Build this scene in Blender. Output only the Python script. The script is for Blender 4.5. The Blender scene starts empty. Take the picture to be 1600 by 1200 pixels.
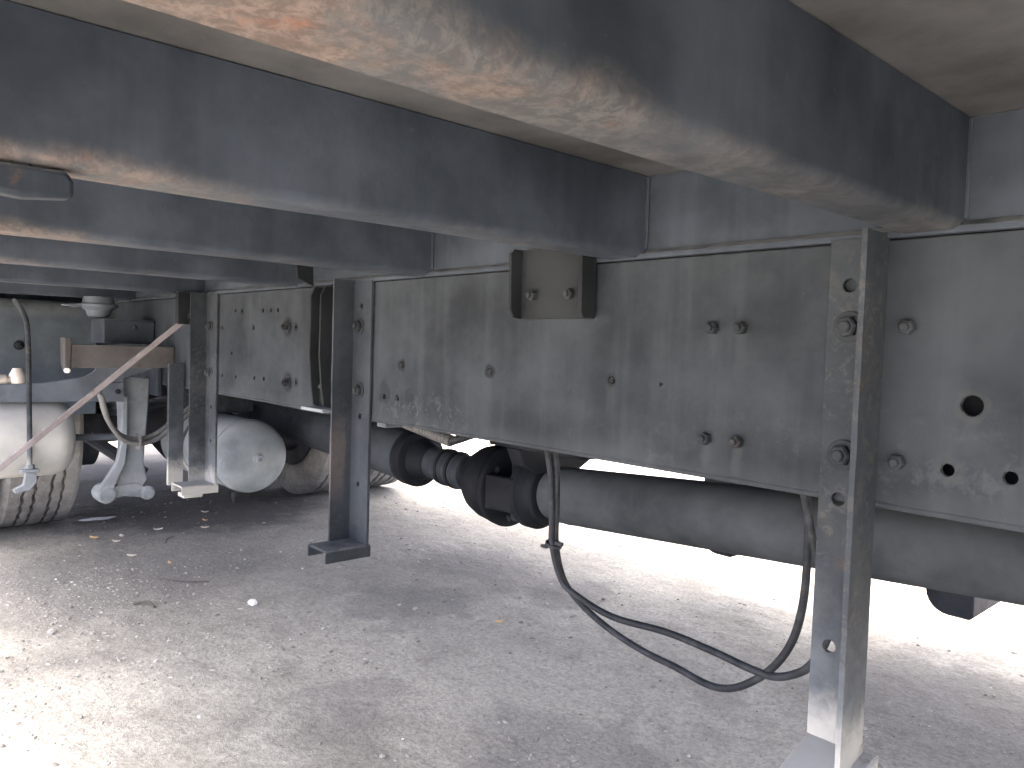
import bpy, bmesh, math, random
from mathutils import Vector, Matrix, noise
random.seed(7)

# ------------------------------------------------------------------ camera, sky, sun, exposure
S = bpy.context.scene
COL = S.collection
cam = bpy.data.cameras.new('camera')
camo = bpy.data.objects.new('camera', cam)
COL.objects.link(camo)
FW = Vector((-0.7442874, 0.666234047, -0.046566737))
RT = Vector((0.66554448, 0.745702782, 0.03127149))
UP = Vector((-0.055559077, 0.007717259, 0.998425577))
M = Matrix.Identity(4)
for i in range(3):
    M[i][0], M[i][1], M[i][2] = RT[i], UP[i], -FW[i]
M[0][3], M[1][3], M[2][3] = 0.0, -0.85, 0.8
camo.matrix_world = M
cam.sensor_width = 36.0
cam.lens = 27.0
cam.clip_start = 0.02
cam.clip_end = 2000
S.camera = camo

SUN_EL, SUN_ROT = 86.0, 190.0
w = bpy.data.worlds.new('World')
S.world = w
w.use_nodes = True
nt = w.node_tree
nt.nodes.clear()
sky = nt.nodes.new('ShaderNodeTexSky')
sky.sky_type = 'NISHITA'
sky.sun_disc = False
sky.sun_elevation = math.radians(SUN_EL)
sky.sun_rotation = math.radians(SUN_ROT)
sky.air_density = 0.3
sky.dust_density = 8.0
sky.ozone_density = 0.0
bg = nt.nodes.new('ShaderNodeBackground')
bg.inputs["Strength"].default_value = 0.15
wo = nt.nodes.new('ShaderNodeOutputWorld')
nt.links.new(sky.outputs[0], bg.inputs[0])
nt.links.new(bg.outputs[0], wo.inputs[0])
sl = bpy.data.lights.new('sun', 'SUN')
sl.energy = 0.5
sl.angle = math.radians(85)
sl.color = (1.0, 0.98, 0.96)
so = bpy.data.objects.new('sun', sl)
COL.objects.link(so)
el, rot = math.radians(SUN_EL), math.radians(SUN_ROT)
sd = Vector((math.sin(rot) * math.cos(el), math.cos(rot) * math.cos(el), math.sin(el)))
so.rotation_euler = sd.to_track_quat('Z', 'Y').to_euler()
so.location = sd * 30
S.view_settings.view_transform = 'Standard'
S.view_settings.look = 'None'
S.view_settings.gamma = 1.0
S.view_settings.use_curve_mapping = False
S.view_settings.exposure = 4.65
S.render.engine = 'CYCLES'
S.cycles.use_denoising = True
S.cycles.max_bounces = 8
S.cycles.diffuse_bounces = 6

# ------------------------------------------------------------------ materials
class NT:
    def __init__(s, name):
        s.m = bpy.data.materials.new(name)
        s.m.use_nodes = True
        s.t = s.m.node_tree
        s.t.nodes.clear()
        s.pos = s.n('ShaderNodeNewGeometry').outputs['Position']
        s.geo = s.pos.node
    def n(s, typ, **kw):
        o = s.t.nodes.new(typ)
        for k, v in kw.items():
            setattr(o, k, v)
        return o
    def set(s, sock, v):
        if isinstance(v, bpy.types.NodeSocket):
            s.t.links.new(v, sock)
        else:
            sock.default_value = v
    def noise(s, scale, detail=4, rough=.55, vec=None, dist=0):
        o = s.n('ShaderNodeTexNoise')
        s.set(o.inputs['Vector'], vec or s.pos)
        o.inputs['Scale'].default_value = scale
        o.inputs['Detail'].default_value = detail
        o.inputs['Roughness'].default_value = rough
        o.inputs['Distortion'].default_value = dist
        return o.outputs['Fac']
    def math(s, op, a, b=0.0, c=0.0, clamp=False):
        o = s.n('ShaderNodeMath', operation=op, use_clamp=clamp)
        s.set(o.inputs[0], a); s.set(o.inputs[1], b); s.set(o.inputs[2], c)
        return o.outputs[0]
    def step(s, x, a, b):
        o = s.n('ShaderNodeMapRange', interpolation_type='SMOOTHSTEP')
        s.set(o.inputs[0], x); s.set(o.inputs[1], a); s.set(o.inputs[2], b)
        return o.outputs[0]
    def mix(s, f, a, b):
        o = s.n('ShaderNodeMix', data_type='RGBA')
        s.set(o.inputs[0], f)
        s.set(o.inputs[6], a if isinstance(a, bpy.types.NodeSocket) else (*a, 1))
        s.set(o.inputs[7], b if isinstance(b, bpy.types.NodeSocket) else (*b, 1))
        return o.outputs[2]
    def sep(s, v=None):
        o = s.n('ShaderNodeSeparateXYZ')
        s.set(o.inputs[0], v or s.pos)
        return o.outputs
    def scale(s, v):
        o = s.n('ShaderNodeVectorMath', operation='MULTIPLY')
        s.set(o.inputs[0], s.pos); o.inputs[1].default_value = v
        return o.outputs[0]
    def out(s, col, rough=.7, metal=0.0, bump=None, bdist=.002, bstr=.4, spec=.4):
        b = s.n('ShaderNodeBsdfPrincipled')
        s.set(b.inputs['Base Color'], col if isinstance(col, bpy.types.NodeSocket) else (*col, 1))
        s.set(b.inputs['Roughness'], rough)
        s.set(b.inputs['Metallic'], metal)
        b.inputs['Specular IOR Level'].default_value = spec
        if bump is not None:
            bn = s.n('ShaderNodeBump')
            bn.inputs['Distance'].default_value = bdist
            bn.inputs['Strength'].default_value = bstr
            s.set(bn.inputs['Height'], bump)
            s.t.links.new(bn.outputs[0], b.inputs['Normal'])
        o = s.n('ShaderNodeOutputMaterial')
        s.t.links.new(b.outputs[0], o.inputs['Surface'])
        return s.m

RUST = (.085, .055, .042)
RUST2 = (.42, .17, .09)
DUST = (.34, .31, .28)

def steel(name, base, dust=.35, rust=.0, streak=.25, rough=.72, spread=.0, mud=False, beam=False, pale=None, foot=False, bloom=False, spec=.14, top=(.16, .155, .15), chips=0, tint=(.90, 1.0, 1.10)):
    """painted steel: blotches, vertical streaks, road dust on upward faces, rust where the paint has gone"""
    k = NT(name)
    x, y, z = k.sep()
    base2 = tuple(c * .72 for c in base)
    base3 = tuple(min(1, c * 1.35 + .01) for c in base)
    c = k.mix(k.step(k.noise(5, 5, .6), .3, .7), base2, base3)
    st = k.step(k.noise(1.0, 5, .6, k.scale((26, 26, 1.6))), .45, .75)
    c = k.mix(k.math('MULTIPLY', st, streak), c, tuple(min(1, q * 1.7 + .02) for q in base))
    blot = k.step(k.noise(16, 7, .68, dist=.6), .50, .68)
    c = k.mix(k.math('MULTIPLY', blot, dust), c, pale or DUST)
    speck = k.step(k.noise(140, 2, .5), .72, .78)
    c = k.mix(k.math('MULTIPLY', speck, .5), c, pale or DUST)
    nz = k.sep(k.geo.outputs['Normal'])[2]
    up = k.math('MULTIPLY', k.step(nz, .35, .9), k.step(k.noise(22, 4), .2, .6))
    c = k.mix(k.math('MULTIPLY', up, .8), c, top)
    if chips:
        ch = k.step(k.noise(75, 7, .72, dist=.7), .52, .58)
        c = k.mix(k.math('MULTIPLY', ch, k.math('MULTIPLY', k.step(k.noise(6, 4), .35, .6), chips)), c, pale)
    if bloom:  # one big patch of bare rust low on the web
        fz = k.math('MULTIPLY', k.step(k.math('ADD', z, k.math('MULTIPLY', k.noise(14, 5, .65), .12)), .72, .66), k.math('MULTIPLY', k.step(z, .44, .52), k.step(k.math('ADD', y, k.math('MULTIPLY', k.noise(30, 5, .65), .03)), -.004, -.012)))
        c = k.mix(k.math('MULTIPLY', fz, .75), c, k.mix(k.noise(50, 5, .7), (.050, .040, .040), (.105, .085, .080)))
    if foot:  # light on the lower end painted as a pale fade, plus caked road dust
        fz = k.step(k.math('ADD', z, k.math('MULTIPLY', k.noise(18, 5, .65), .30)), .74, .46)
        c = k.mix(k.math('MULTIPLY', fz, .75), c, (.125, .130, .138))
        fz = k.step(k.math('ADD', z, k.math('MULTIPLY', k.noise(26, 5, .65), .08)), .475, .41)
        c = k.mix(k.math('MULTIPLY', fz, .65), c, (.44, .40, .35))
    if mud:   # dried splashes on the lower part of the rail
        m = k.math('MULTIPLY', k.step(k.noise(30, 9, .78, dist=.15), .50, .62), k.step(k.noise(2.6, 3), .42, .60))
        m = k.math('MULTIPLY', m, k.step(z, .80, .67))
        c = k.mix(k.math('MULTIPLY', m, .42), c, (.062, .064, .066))
        low = k.step(k.math('ADD', z, k.math('MULTIPLY', k.noise(9, 4), .03)), .69, .655)
        c = k.mix(k.math('MULTIPLY', low, .35), c, (.050, .052, .055))
    if mud:   # runs below the bolts, grease round the left pair, a pale ring worn round one hole
        for bx, bz, ln, amt in ((-.569, .683, .045, .6), (-.523, .684, .06, .55), (-.565, .826, .05, .35), (-.524, .826, .07, .3), (-1.008, .755, .09, .3), (-.734, .753, .06, .35), (-.263, .744, .05, .4), (-1.278, .755, .05, .3), (-.226, .682, .035, .6)):
            xx = k.math('ADD', x, k.math('MULTIPLY_ADD', k.noise(30, 3), .02, -.01))
            dx = k.step(k.math('ABSOLUTE', k.math('SUBTRACT', xx, bx)), .011, .003)
            run = k.math('MULTIPLY', dx, k.math('MULTIPLY', k.step(z, bz - ln, bz - ln * .3), k.step(z, bz + .002, bz - .002)))
            c = k.mix(k.math('MULTIPLY', run, amt * .55), c, (.052, .053, .054))
        def near(cx, cz):
            o = k.n('ShaderNodeVectorMath', operation='DISTANCE')
            k.set(o.inputs[0], k.pos); o.inputs[1].default_value = (cx, 0, cz)
            return k.math('ADD', o.outputs['Value'], k.math('MULTIPLY_ADD', k.noise(60, 4), .016, -.008))
        for cx, cz, r0, amt in ((-1.783, .836, .032, .8), (-1.778, .699, .032, .8), (-1.74, .835, .014, .7), (-1.735, .70, .014, .7), (-1.008, .759, .016, .8), (-1.278, .760, .016, .8), (-.734, .758, .013, .5), (-1.34, .70, .03, .5), (-1.25, .70, .02, .4)):
            c = k.mix(k.math('MULTIPLY', k.step(near(cx, cz), r0, r0 * .6), amt), c, (.0085, .009, .011))
        for cx, cz, r0 in ((-.282, .690, .017), (-.263, .757, .018)):
            c = k.mix(k.math('MULTIPLY', k.step(near(cx, cz), r0, r0 * .8), .22), c, (.052, .05, .044))
        sp = k.math('MULTIPLY', k.step(k.noise(48, 8, .75, dist=.6), .53, .58), k.math('MULTIPLY', k.step(k.math('ABSOLUTE', k.math('ADD', x, 1.22)), .20, .08), k.step(z, .74, .66)))
        c = k.mix(k.math('MULTIPLY', sp, .5), c, (.07, .07, .07))
    if beam:  # rust creeping up from the lower edge, worst on the outer half
        n1 = k.noise(7, 6, .65)
        h = k.math('ADD', k.math('MULTIPLY', n1, .050 * (.55 + .45 * beam)), .906 - .006 * (1 - beam))
        outer = k.step(k.math('ADD', y, k.math('MULTIPLY', k.noise(4, 3), .4)), -.12 - .35 * (1 - beam), -.42 - .25 * (1 - beam))
        edge = k.step(k.math('SUBTRACT', k.math('SUBTRACT', z, h), k.math('MULTIPLY', outer, .016)), .016, -.010)
        n2 = k.step(k.noise(80, 8, .75, dist=.5), .44, .58)
        e2 = k.math('MULTIPLY', edge, k.math('MULTIPLY_ADD', n2, .35, .4))
        c = k.mix(e2, c, (.100, .094, .092))
        rr = k.math('MULTIPLY', edge, k.math('MULTIPLY', outer, k.step(k.noise(11, 6, .7), .40, .56)))
        rc = k.mix(k.step(k.noise(95, 7, .75, dist=.4), .42, .60), (.078, .058, .050), (.138, .106, .092))
        c = k.mix(k.math('MULTIPLY', rr, .9), c, rc)
        ho = k.math('MULTIPLY', rr, k.step(k.noise(17, 5, .6), .60, .68))
        c = k.mix(k.math('MULTIPLY', ho, .6), c, (.165, .066, .042))
    if rust > 0:
        r = k.step(k.noise(13, 8, .68, dist=.4), .62 - rust * .3, .72 - rust * .3)
        rc = k.mix(k.noise(70, 5, .6), tuple(q * .55 for q in RUST), RUST)
        c = k.mix(k.math('MULTIPLY', r, .85), c, rc)
    tn = k.n('ShaderNodeVectorMath', operation='MULTIPLY')
    k.set(tn.inputs[0], c); tn.inputs[1].default_value = tint
    c = tn.outputs[0]
    bump = k.math('ADD', k.math('MULTIPLY', k.noise(90, 6, .65), .6), k.math('MULTIPLY', k.noise(9, 3), 1.6))
    ro = k.math('MULTIPLY_ADD', k.noise(30, 4), .25, rough - .12)
    return k.out(c, ro, 0.0, bump, .0016, .45, spec=spec)

M_RAIL = steel('dusty grey chassis paint', (.0185, .0208, .0245), dust=.12, streak=.28, mud=True, pale=(.040, .0425, .046), spec=.10)
M_BEAM = steel('dark blue grey beam paint', (.0180, .0228, .0310), dust=.08, streak=.18, rough=.66, beam=1.0, pale=(.045, .05, .058), tint=(.95, 1.0, 1.05))
M_BEAM2 = steel('dark blue beam paint, less rusted', (.0270, .0335, .0455), dust=.08, streak=.18, rough=.66, beam=.55, pale=(.055, .06, .07), tint=(.95, 1.0, 1.06))  # base also lightened to paint in the lens veil over the farther beams
M_SUB = steel('grey subframe paint', (.0240, .0285, .0365), dust=.14, rust=.01, streak=.25, pale=(.056, .060, .067))
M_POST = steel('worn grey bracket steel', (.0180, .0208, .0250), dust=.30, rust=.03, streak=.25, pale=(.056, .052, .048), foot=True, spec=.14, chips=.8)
M_POST2 = steel('grey bracket steel with rust bloom', (.0190, .0222, .0275), dust=.2, rust=.03, streak=.25, pale=(.046, .046, .048), bloom=True, spec=.14, chips=.45)
M_BROWN = steel('dirty brown grey bracket steel', (.0080, .0088, .0104), dust=.2, streak=.05, pale=(.019, .0185, .019), chips=.4, spec=.1)
M_BROWN2 = steel('brown channel steel', (.060, .052, .050), dust=.3, rust=.12, streak=.1, pale=(.11, .09, .08), top=(.2, .19, .18))
M_PANEL = steel('bluish grey plastic', (.080, .092, .104), dust=.15, streak=.05, rough=.65, pale=(.125, .132, .136), top=(.22, .22, .22), spec=.3)
M_DECK = steel('grey deck primer', (.057, .061, .067), dust=.12, streak=0, rough=.9, pale=(.080, .080, .081), spec=.1, tint=(1.02, 1.0, 1.0))
M_SHAFT = steel('dark shaft steel', (.033, .0375, .043), dust=.25, streak=0, rough=.85, pale=(.060, .063, .066), spec=.06, top=(.038, .041, .045), tint=(.97, 1.0, 1.03))
M_JOINT = steel('greasy joint steel', (.0035, .0042, .0065), dust=.10, streak=0, rough=.65, pale=(.014, .014, .015), spec=.08, top=(.008, .008, .01))
M_SLIP = steel('dark slip joint steel', (.0160, .0185, .0225), dust=.25, streak=0, rough=.7, pale=(.035, .036, .037), spec=.15, top=(.03, .031, .032))
M_REAR = steel('grey rear shaft steel', (.022, .024, .028), dust=.35, streak=0, rough=.75, pale=(.058, .058, .058), top=(.036, .037, .04))
M_TANK = steel('dusty grey tank paint', (.200, .210, .217), dust=.5, streak=0, rough=.75, pale=(.30, .295, .285), top=(.27, .26, .25))
M_CAST = steel('dusty cast iron', (.165, .170, .176), dust=.6, streak=0, rough=.9, pale=(.29, .282, .27), top=(.36, .35, .34))
M_BOLT = steel('dusty bolt steel', (.0185, .0200, .0225), dust=.3, rust=.03, streak=0, pale=(.046, .043, .041), top=(.046, .044, .042), spec=.1)
M_BOLTD = steel('dark greasy bolt steel', (.008, .008, .010), dust=.1, streak=0, pale=(.03, .03, .03))
M_AXLE = steel('dark axle steel', (.022, .023, .028), dust=.25, rust=.08, streak=0, pale=(.06, .057, .055))
M_CAST2 = steel('dull grey casting', (.085, .092, .105), dust=.4, streak=0, rough=.8, pale=(.14, .14, .14))
M_BAR = steel('pink primer flat bar', (.20, .165, .16), dust=.4, rust=.08, streak=0, pale=(.28, .25, .24))

def silver():
    k = NT('silver tank paint')
    c = k.mix(k.step(k.noise(9, 5), .3, .7), (.33, .345, .355), (.44, .455, .46))
    c = k.mix(k.math('MULTIPLY', k.step(k.noise(40, 6, .7), .55, .7), .35), c, (.36, .345, .325))
    return k.out(c, k.math('MULTIPLY_ADD', k.noise(14, 4),   .25, .28), .1, k.noise(30, 4), .001, .2)
M_SILVER = silver()

def rubber():
    k = NT('dusty tyre rubber')
    c = k.mix(k.step(k.noise(10, 6, .65), .35, .7), (.12, .122, .126), (.22, .222, .222))
    c = k.mix(k.math('MULTIPLY', k.step(k.noise(60, 5, .7), .5, .7), .5), c, (.30, .29, .28))
    return k.out(c, .85, 0, k.noise(110, 5, .7), .002, .5)
M_RUBBER = rubber()

def cable_mat():
    k = NT('black cable sheath')
    c = k.mix(k.step(k.noise(30, 5, .7), .4, .7), (.013, .0155, .020), (.034, .038, .045))
    return k.out(c, .6, 0, k.noise(120, 3), .0006, .3, spec=.15)
M_CABLE = cable_mat()
def hose_mat():
    k = NT('dusty grey hose')
    c = k.mix(k.noise(20, 5, .7), (.060, .063, .070), (.120, .122, .126))
    return k.out(c, .7)
M_HOSE = hose_mat()
def brass_mat():
    k = NT('dull brass')
    c = k.mix(k.noise(60, 4), (.36, .335, .30), (.48, .46, .43))
    return k.out(c, .5, .3)
M_BRASS = brass_mat()

def ground_mat():
    k = NT('packed dusty dirt')
    x, y, z = k.sep()
    c = k.mix(k.step(k.noise(1.3, 8, .66, dist=.4), .38, .62), (.278, .262, .220), (.450, .427, .358))
    c = k.mix(k.math('MULTIPLY', k.step(k.noise(6, 7, .65, dist=.5), .45, .7), .55), c, (.474, .452, .382))
    c = k.mix(k.math('MULTIPLY', k.step(k.noise(2.3, 5, .6, dist=.3), .54, .66), .45), c, (.198, .190, .170))
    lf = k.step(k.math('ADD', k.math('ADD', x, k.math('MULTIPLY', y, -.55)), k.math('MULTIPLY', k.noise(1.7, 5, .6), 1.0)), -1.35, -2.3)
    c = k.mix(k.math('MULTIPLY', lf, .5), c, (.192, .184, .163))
    # oil stains and other dark patches
    def dark_patch(cx, cy, r, col, amt):
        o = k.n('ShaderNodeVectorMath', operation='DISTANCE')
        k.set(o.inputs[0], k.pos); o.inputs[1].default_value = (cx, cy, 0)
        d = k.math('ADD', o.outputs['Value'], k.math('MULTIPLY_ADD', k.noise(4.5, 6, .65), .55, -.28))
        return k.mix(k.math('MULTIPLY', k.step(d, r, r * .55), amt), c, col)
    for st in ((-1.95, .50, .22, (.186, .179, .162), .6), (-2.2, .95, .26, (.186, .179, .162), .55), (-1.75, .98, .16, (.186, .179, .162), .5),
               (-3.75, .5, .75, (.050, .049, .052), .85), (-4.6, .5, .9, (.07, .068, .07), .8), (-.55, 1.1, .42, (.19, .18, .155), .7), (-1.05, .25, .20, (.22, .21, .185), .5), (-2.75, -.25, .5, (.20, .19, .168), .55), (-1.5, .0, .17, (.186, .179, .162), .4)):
        c = dark_patch(*st)
    grain = k.noise(90, 9, .78, dist=.3)
    c = k.mix(k.step(grain, .34, .62), k.mix(.5, c, (.085, .080, .072)), c)
    cl = k.step(k.noise(23, 8, .72, dist=.6), .54, .66)
    c = k.mix(k.math('MULTIPLY', cl, .35), c, (.15, .143, .128))
    c = k.mix(k.math('MULTIPLY', k.step(k.noise(240, 2, .5), .70, .76), .6), c, (.50, .475, .44))
    bump = k.math('ADD', k.math('MULTIPLY', k.noise(38, 7, .7), 1.6), k.math('MULTIPLY', grain, .5))
    return k.out(c, .95, 0, bump, .008, .75, spec=.2)
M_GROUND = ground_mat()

def pebble_mat():
    k = NT('gravel stone')
    r = k.geo.outputs['Random Per Island']
    c = k.mix(r, (.17, .160, .142), (.40, .382, .345))
    c = k.mix(k.step(r, .93, .97), c, (.52, .50, .48))
    return k.out(c, .9, 0, k.noise(200, 3), .001, .5, spec=.2)
M_PEBBLE = pebble_mat()
def plain(name, a, b, rough=.8, sc=60):
    k = NT(name)
    return k.out(k.mix(k.noise(sc, 4), a, b), rough)
M_LEAFY = plain('dry yellow leaf', (.55, .34, .14), (.68, .50, .30))
M_LEAFP = plain('dry pale leaf', (.52, .47, .36), (.64, .60, .50))
M_STONE = plain('white stone', (.62, .60, .57), (.78, .76, .73))
M_TWIG = plain('dark twig', (.06, .05, .045), (.12, .10, .085))
M_PUDDLE = NT('wet oily water').out((.06, .058, .055), .45, 0, None, spec=.35)

# ------------------------------------------------------------------ geometry helpers
WL = {}
class G:
    def __init__(s):
        s.b = bmesh.new()
    def _cap(s, vs):
        try:
            return s.b.faces.new(vs)
        except ValueError:
            return None
    def box(s, x0, x1, y0, y1, z0, z1):
        v = [s.b.verts.new((x, y, z)) for x in (x0, x1) for y in (y0, y1) for z in (z0, z1)]
        for f in ((0, 1, 3, 2), (4, 6, 7, 5), (0, 4, 5, 1), (2, 3, 7, 6), (0, 2, 6, 4), (1, 5, 7, 3)):
            s.b.faces.new([v[i] for i in f])
        return s
    def prism(s, poly, ax, a0, a1):
        """poly: points in the plane normal to axis ax (x:(y,z) y:(x,z) z:(x,y)), swept from a0 to a1"""
        def p(q, a):
            return ((a, q[0], q[1]), (q[0], a, q[1]), (q[0], q[1], a))[ax]
        A = [s.b.verts.new(p(q, a0)) for q in poly]
        B = [s.b.verts.new(p(q, a1)) for q in poly]
        s.b.faces.new(A); s.b.faces.new(B[::-1])
        n = len(poly)
        for i in range(n):
            s.b.faces.new((A[i], B[i], B[(i + 1) % n], A[(i + 1) % n]))
        return s
    def rings(s, rings, closed_ends=True, loop=True):
        vs = [[s.b.verts.new(p) for p in r] for r in rings]
        n = len(vs[0])
        for a, b in zip(vs, vs[1:]):
            for i in range(n if loop else n - 1):
                s.b.faces.new((a[i], a[(i + 1) % n], b[(i + 1) % n], b[i]))
        if closed_ends:
            s._cap(vs[0][::-1]); s._cap(vs[-1])
        return s
    def lathe(s, p0, axis, prof, n=40, cap=True):
        ax = Vector(axis).normalized()
        t = Vector((0, 0, 1)) if abs(ax.z) < .9 else Vector((1, 0, 0))
        u = ax.cross(t).normalized(); v = ax.cross(u)
        p0 = Vector(p0)
        return s.rings([[p0 + ax * a + (u * math.cos(q) + v * math.sin(q)) * r for q in [2 * math.pi * i / n for i in range(n)]] for a, r in prof], cap)
    def tube(s, pts, r, n=10, sub=6):
        P = [Vector(p) for p in pts]
        if len(P) > 2:   # Catmull-Rom
            Q = []
            for i in range(len(P) - 1):
                a, b, c, d = P[max(i - 1, 0)], P[i], P[i + 1], P[min(i + 2, len(P) - 1)]
                for j in range(sub):
                    t = j / sub
                    Q.append(.5 * ((2 * b) + (c - a) * t + (2 * a - 5 * b + 4 * c - d) * t * t + (3 * b - a - 3 * c + d) * t ** 3))
            Q.append(P[-1]); P = Q
        up = Vector((.13, .95, .2)).normalized()
        R = []
        for i, p in enumerate(P):
            d = (P[min(i + 1, len(P) - 1)] - P[max(i - 1, 0)]).normalized()
            u = d.cross(up)
            if u.length < .05: u = d.cross(Vector((1, 0, 0)))
            u.normalize(); v = d.cross(u)
            R.append([p + (u * math.cos(2 * math.pi * k / n) + v * math.sin(2 * math.pi * k / n)) * r for k in range(n)])
        return s.rings(R)
    def plate(s, x0, x1, z0, z1, yc, th, holes, bev=.001, poly=None):
        """plate in the XZ plane with real round holes; yc is the middle of its thickness"""
        cu = bpy.data.curves.new('tmp', 'CURVE')
        cu.dimensions = '2D'; cu.fill_mode = 'BOTH'
        cu.extrude = th / 2 - bev; cu.bevel_depth = bev; cu.bevel_resolution = 1; cu.offset = -bev
        def sp(pts):
            q = cu.splines.new('POLY'); q.points.add(len(pts) - 1); q.use_cyclic_u = True
            for a, b in zip(q.points, pts): a.co = (b[0], b[1], 0, 1)
        sp(poly or [(x0, z0), (x1, z0), (x1, z1), (x0, z1)])
        for hx, hz, hr in holes:
            m = 20 if hr > .004 else 12
            sp([(hx + hr * math.cos(-2 * math.pi * i / m), hz + hr * math.sin(-2 * math.pi * i / m)) for i in range(m)])
        o = bpy.data.objects.new('tmp', cu); COL.objects.link(o)
        dg = bpy.context.evaluated_depsgraph_get()
        me = bpy.data.meshes.new_from_object(o.evaluated_get(dg))
        me.transform(Matrix.Translation((0, yc, 0)) @ Matrix.Rotation(math.pi / 2, 4, 'X'))
        s.b.from_mesh(me)
        bpy.data.objects.remove(o); bpy.data.curves.remove(cu); bpy.data.meshes.remove(me)
        return s
    def mesh(s, name, bevel_merge=False):
        bmesh.ops.recalc_face_normals(s.b, faces=s.b.faces)
        return s.b
    def done(s, name, mat, parent=None, bevel=0, seg=2, smooth=True, angle=35, label=None, origin=None):
        bmesh.ops.recalc_face_normals(s.b, faces=s.b.faces)
        vs = [v.co for v in s.b.verts]
        lo = Vector([min(v[i] for v in vs) for i in range(3)]); hi = Vector([max(v[i] for v in vs) for i in range(3)])
        c = Vector(origin) if origin else (lo + hi) / 2
        bmesh.ops.translate(s.b, verts=s.b.verts, vec=-c)
        for f in s.b.faces: f.smooth = smooth
        me = bpy.data.meshes.new(name)
        s.b.to_mesh(me); s.b.free()
        if smooth: me.set_sharp_from_angle(angle=math.radians(angle))
        me.materials.append(mat)
        o = bpy.data.objects.new(name, me)
        link(o, c, parent)
        if bevel:
            md = o.modifiers.new('bevel', 'BEVEL')
            md.width = bevel; md.segments = seg; md.limit_method = 'ANGLE'; md.angle_limit = math.radians(40)
            md.harden_normals = False
        if label: o['label'] = label
        return o

def link(o, c, parent):
    COL.objects.link(o)
    if parent:
        o.parent = parent
        o.location = Vector(c) - WL[parent.name]
    else:
        o.location = c
    WL[o.name] = Vector(c)

def tag(o, label, cat=None, group=None, kind=None):
    o['label'] = label
    if cat: o['category'] = cat
    if group: o['group'] = group
    if kind: o['kind'] = kind

def empty(name, loc):
    o = bpy.data.objects.new(name, None)
    o.empty_display_size = .2
    link(o, loc, None)
    return o

def struct(o):
    o['kind'] = 'structure'
    return o

# ------------------------------------------------------------------ ground
def spaced(lo, hi, step, far, grow=1.35):
    a = []
    x = lo
    while x < hi: a.append(x); x += step
    st = step
    while x < far: a.append(x); st *= grow; x += st
    a.append(far)
    b = []; x = lo; st = step
    while x > -far:
        st *= grow; x -= st; b.append(max(x, -far))
    return b[::-1] + a
def gz(x, y):
    h = noise.noise(Vector((x * 1.3, y * 1.3, 0))) * .010 + noise.noise(Vector((x * 6, y * 6, 3))) * .006 + noise.noise(Vector((x * 19, y * 19, 5))) * .0050 + noise.noise(Vector((x * 47, y * 47, 9))) * .0034
    fade = max(0, 1 - max(abs(x + 2.5) - 4, abs(y - .8) - 3, 0) / 6)
    return h * fade - .004
def ground():
    xs = spaced(-4.6, .4, .016, 500); ys = spaced(-.9, 2.7, .017, 500)
    me = bpy.data.meshes.new('ground')
    nx, ny = len(xs), len(ys)
    V = [(x, y, gz(x, y)) for x in xs for y in ys]
    F = [(i * ny + j, (i + 1) * ny + j, (i + 1) * ny + j + 1, i * ny + j + 1) for i in range(nx - 1) for j in range(ny - 1)]
    me.from_pydata(V, [], F)
    me.polygons.foreach_set('use_smooth', [True] * len(F))
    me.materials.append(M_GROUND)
    o = bpy.data.objects.new('ground', me)
    link(o, (0, 0, 0), None)
    struct(o)['label'] = 'packed dusty dirt yard with oil stains and dark patches under the truck'
ground()

# ------------------------------------------------------------------ the truck
truck = empty('truck', (-1.0, .43, 0))
tag(truck, 'grey truck seen from underneath, with rusty cross beams, chassis rail and drive shaft', 'truck')

# chassis rails: front face of the near rail is y = 0
HX = [(-.263, .757, .0105), (-.282, .690, .0065), (-.226, .690, .0065), (-.12, .757, .0105),
      (-2.110, .879, .006), (-2.066, .878, .006), (-1.930, .878, .006), (-1.883, .877, .006), (-1.842, .877, .006),
      (-2.205, .833, .006), (-1.988, .833, .007), (-2.133, .761, .005), (-2.200, .695, .006), (-2.103, .696, .006),
      (-1.979, .699, .006), (-1.919, .700, .006), (-1.278, .760, .0055), (-1.008, .759, .0055), (-.734, .758, .0055),
      (-1.340, .693, .0055), (-1.293, .693, .0065), (-.645, .757, .0025)]
def chassis_rail(y0, d, holes):
    g = G()
    g.plate(-6.2, 3.2, .640, .9275, y0 + d * .004, .008, holes, .0012)
    ya, yb = sorted((y0 + d * .0085, y0 + d * .088))
    g.box(-6.2, 3.2, ya, yb, .6405, .649)
    g.box(-6.2, 3.2, ya, yb, .916, .9245)
    return g.done('chassis_rail', M_RAIL, truck)
rail = chassis_rail(0, 1, HX)
rail2 = chassis_rail(.86, -1, [])
# pressed lip along the rail's lower bend
g = G(); g.tube([(-6.2, .003, .6435), (3.2, .003, .6435)], .0046, 10); g.done('rail_lip', M_RAIL, rail)

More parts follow.
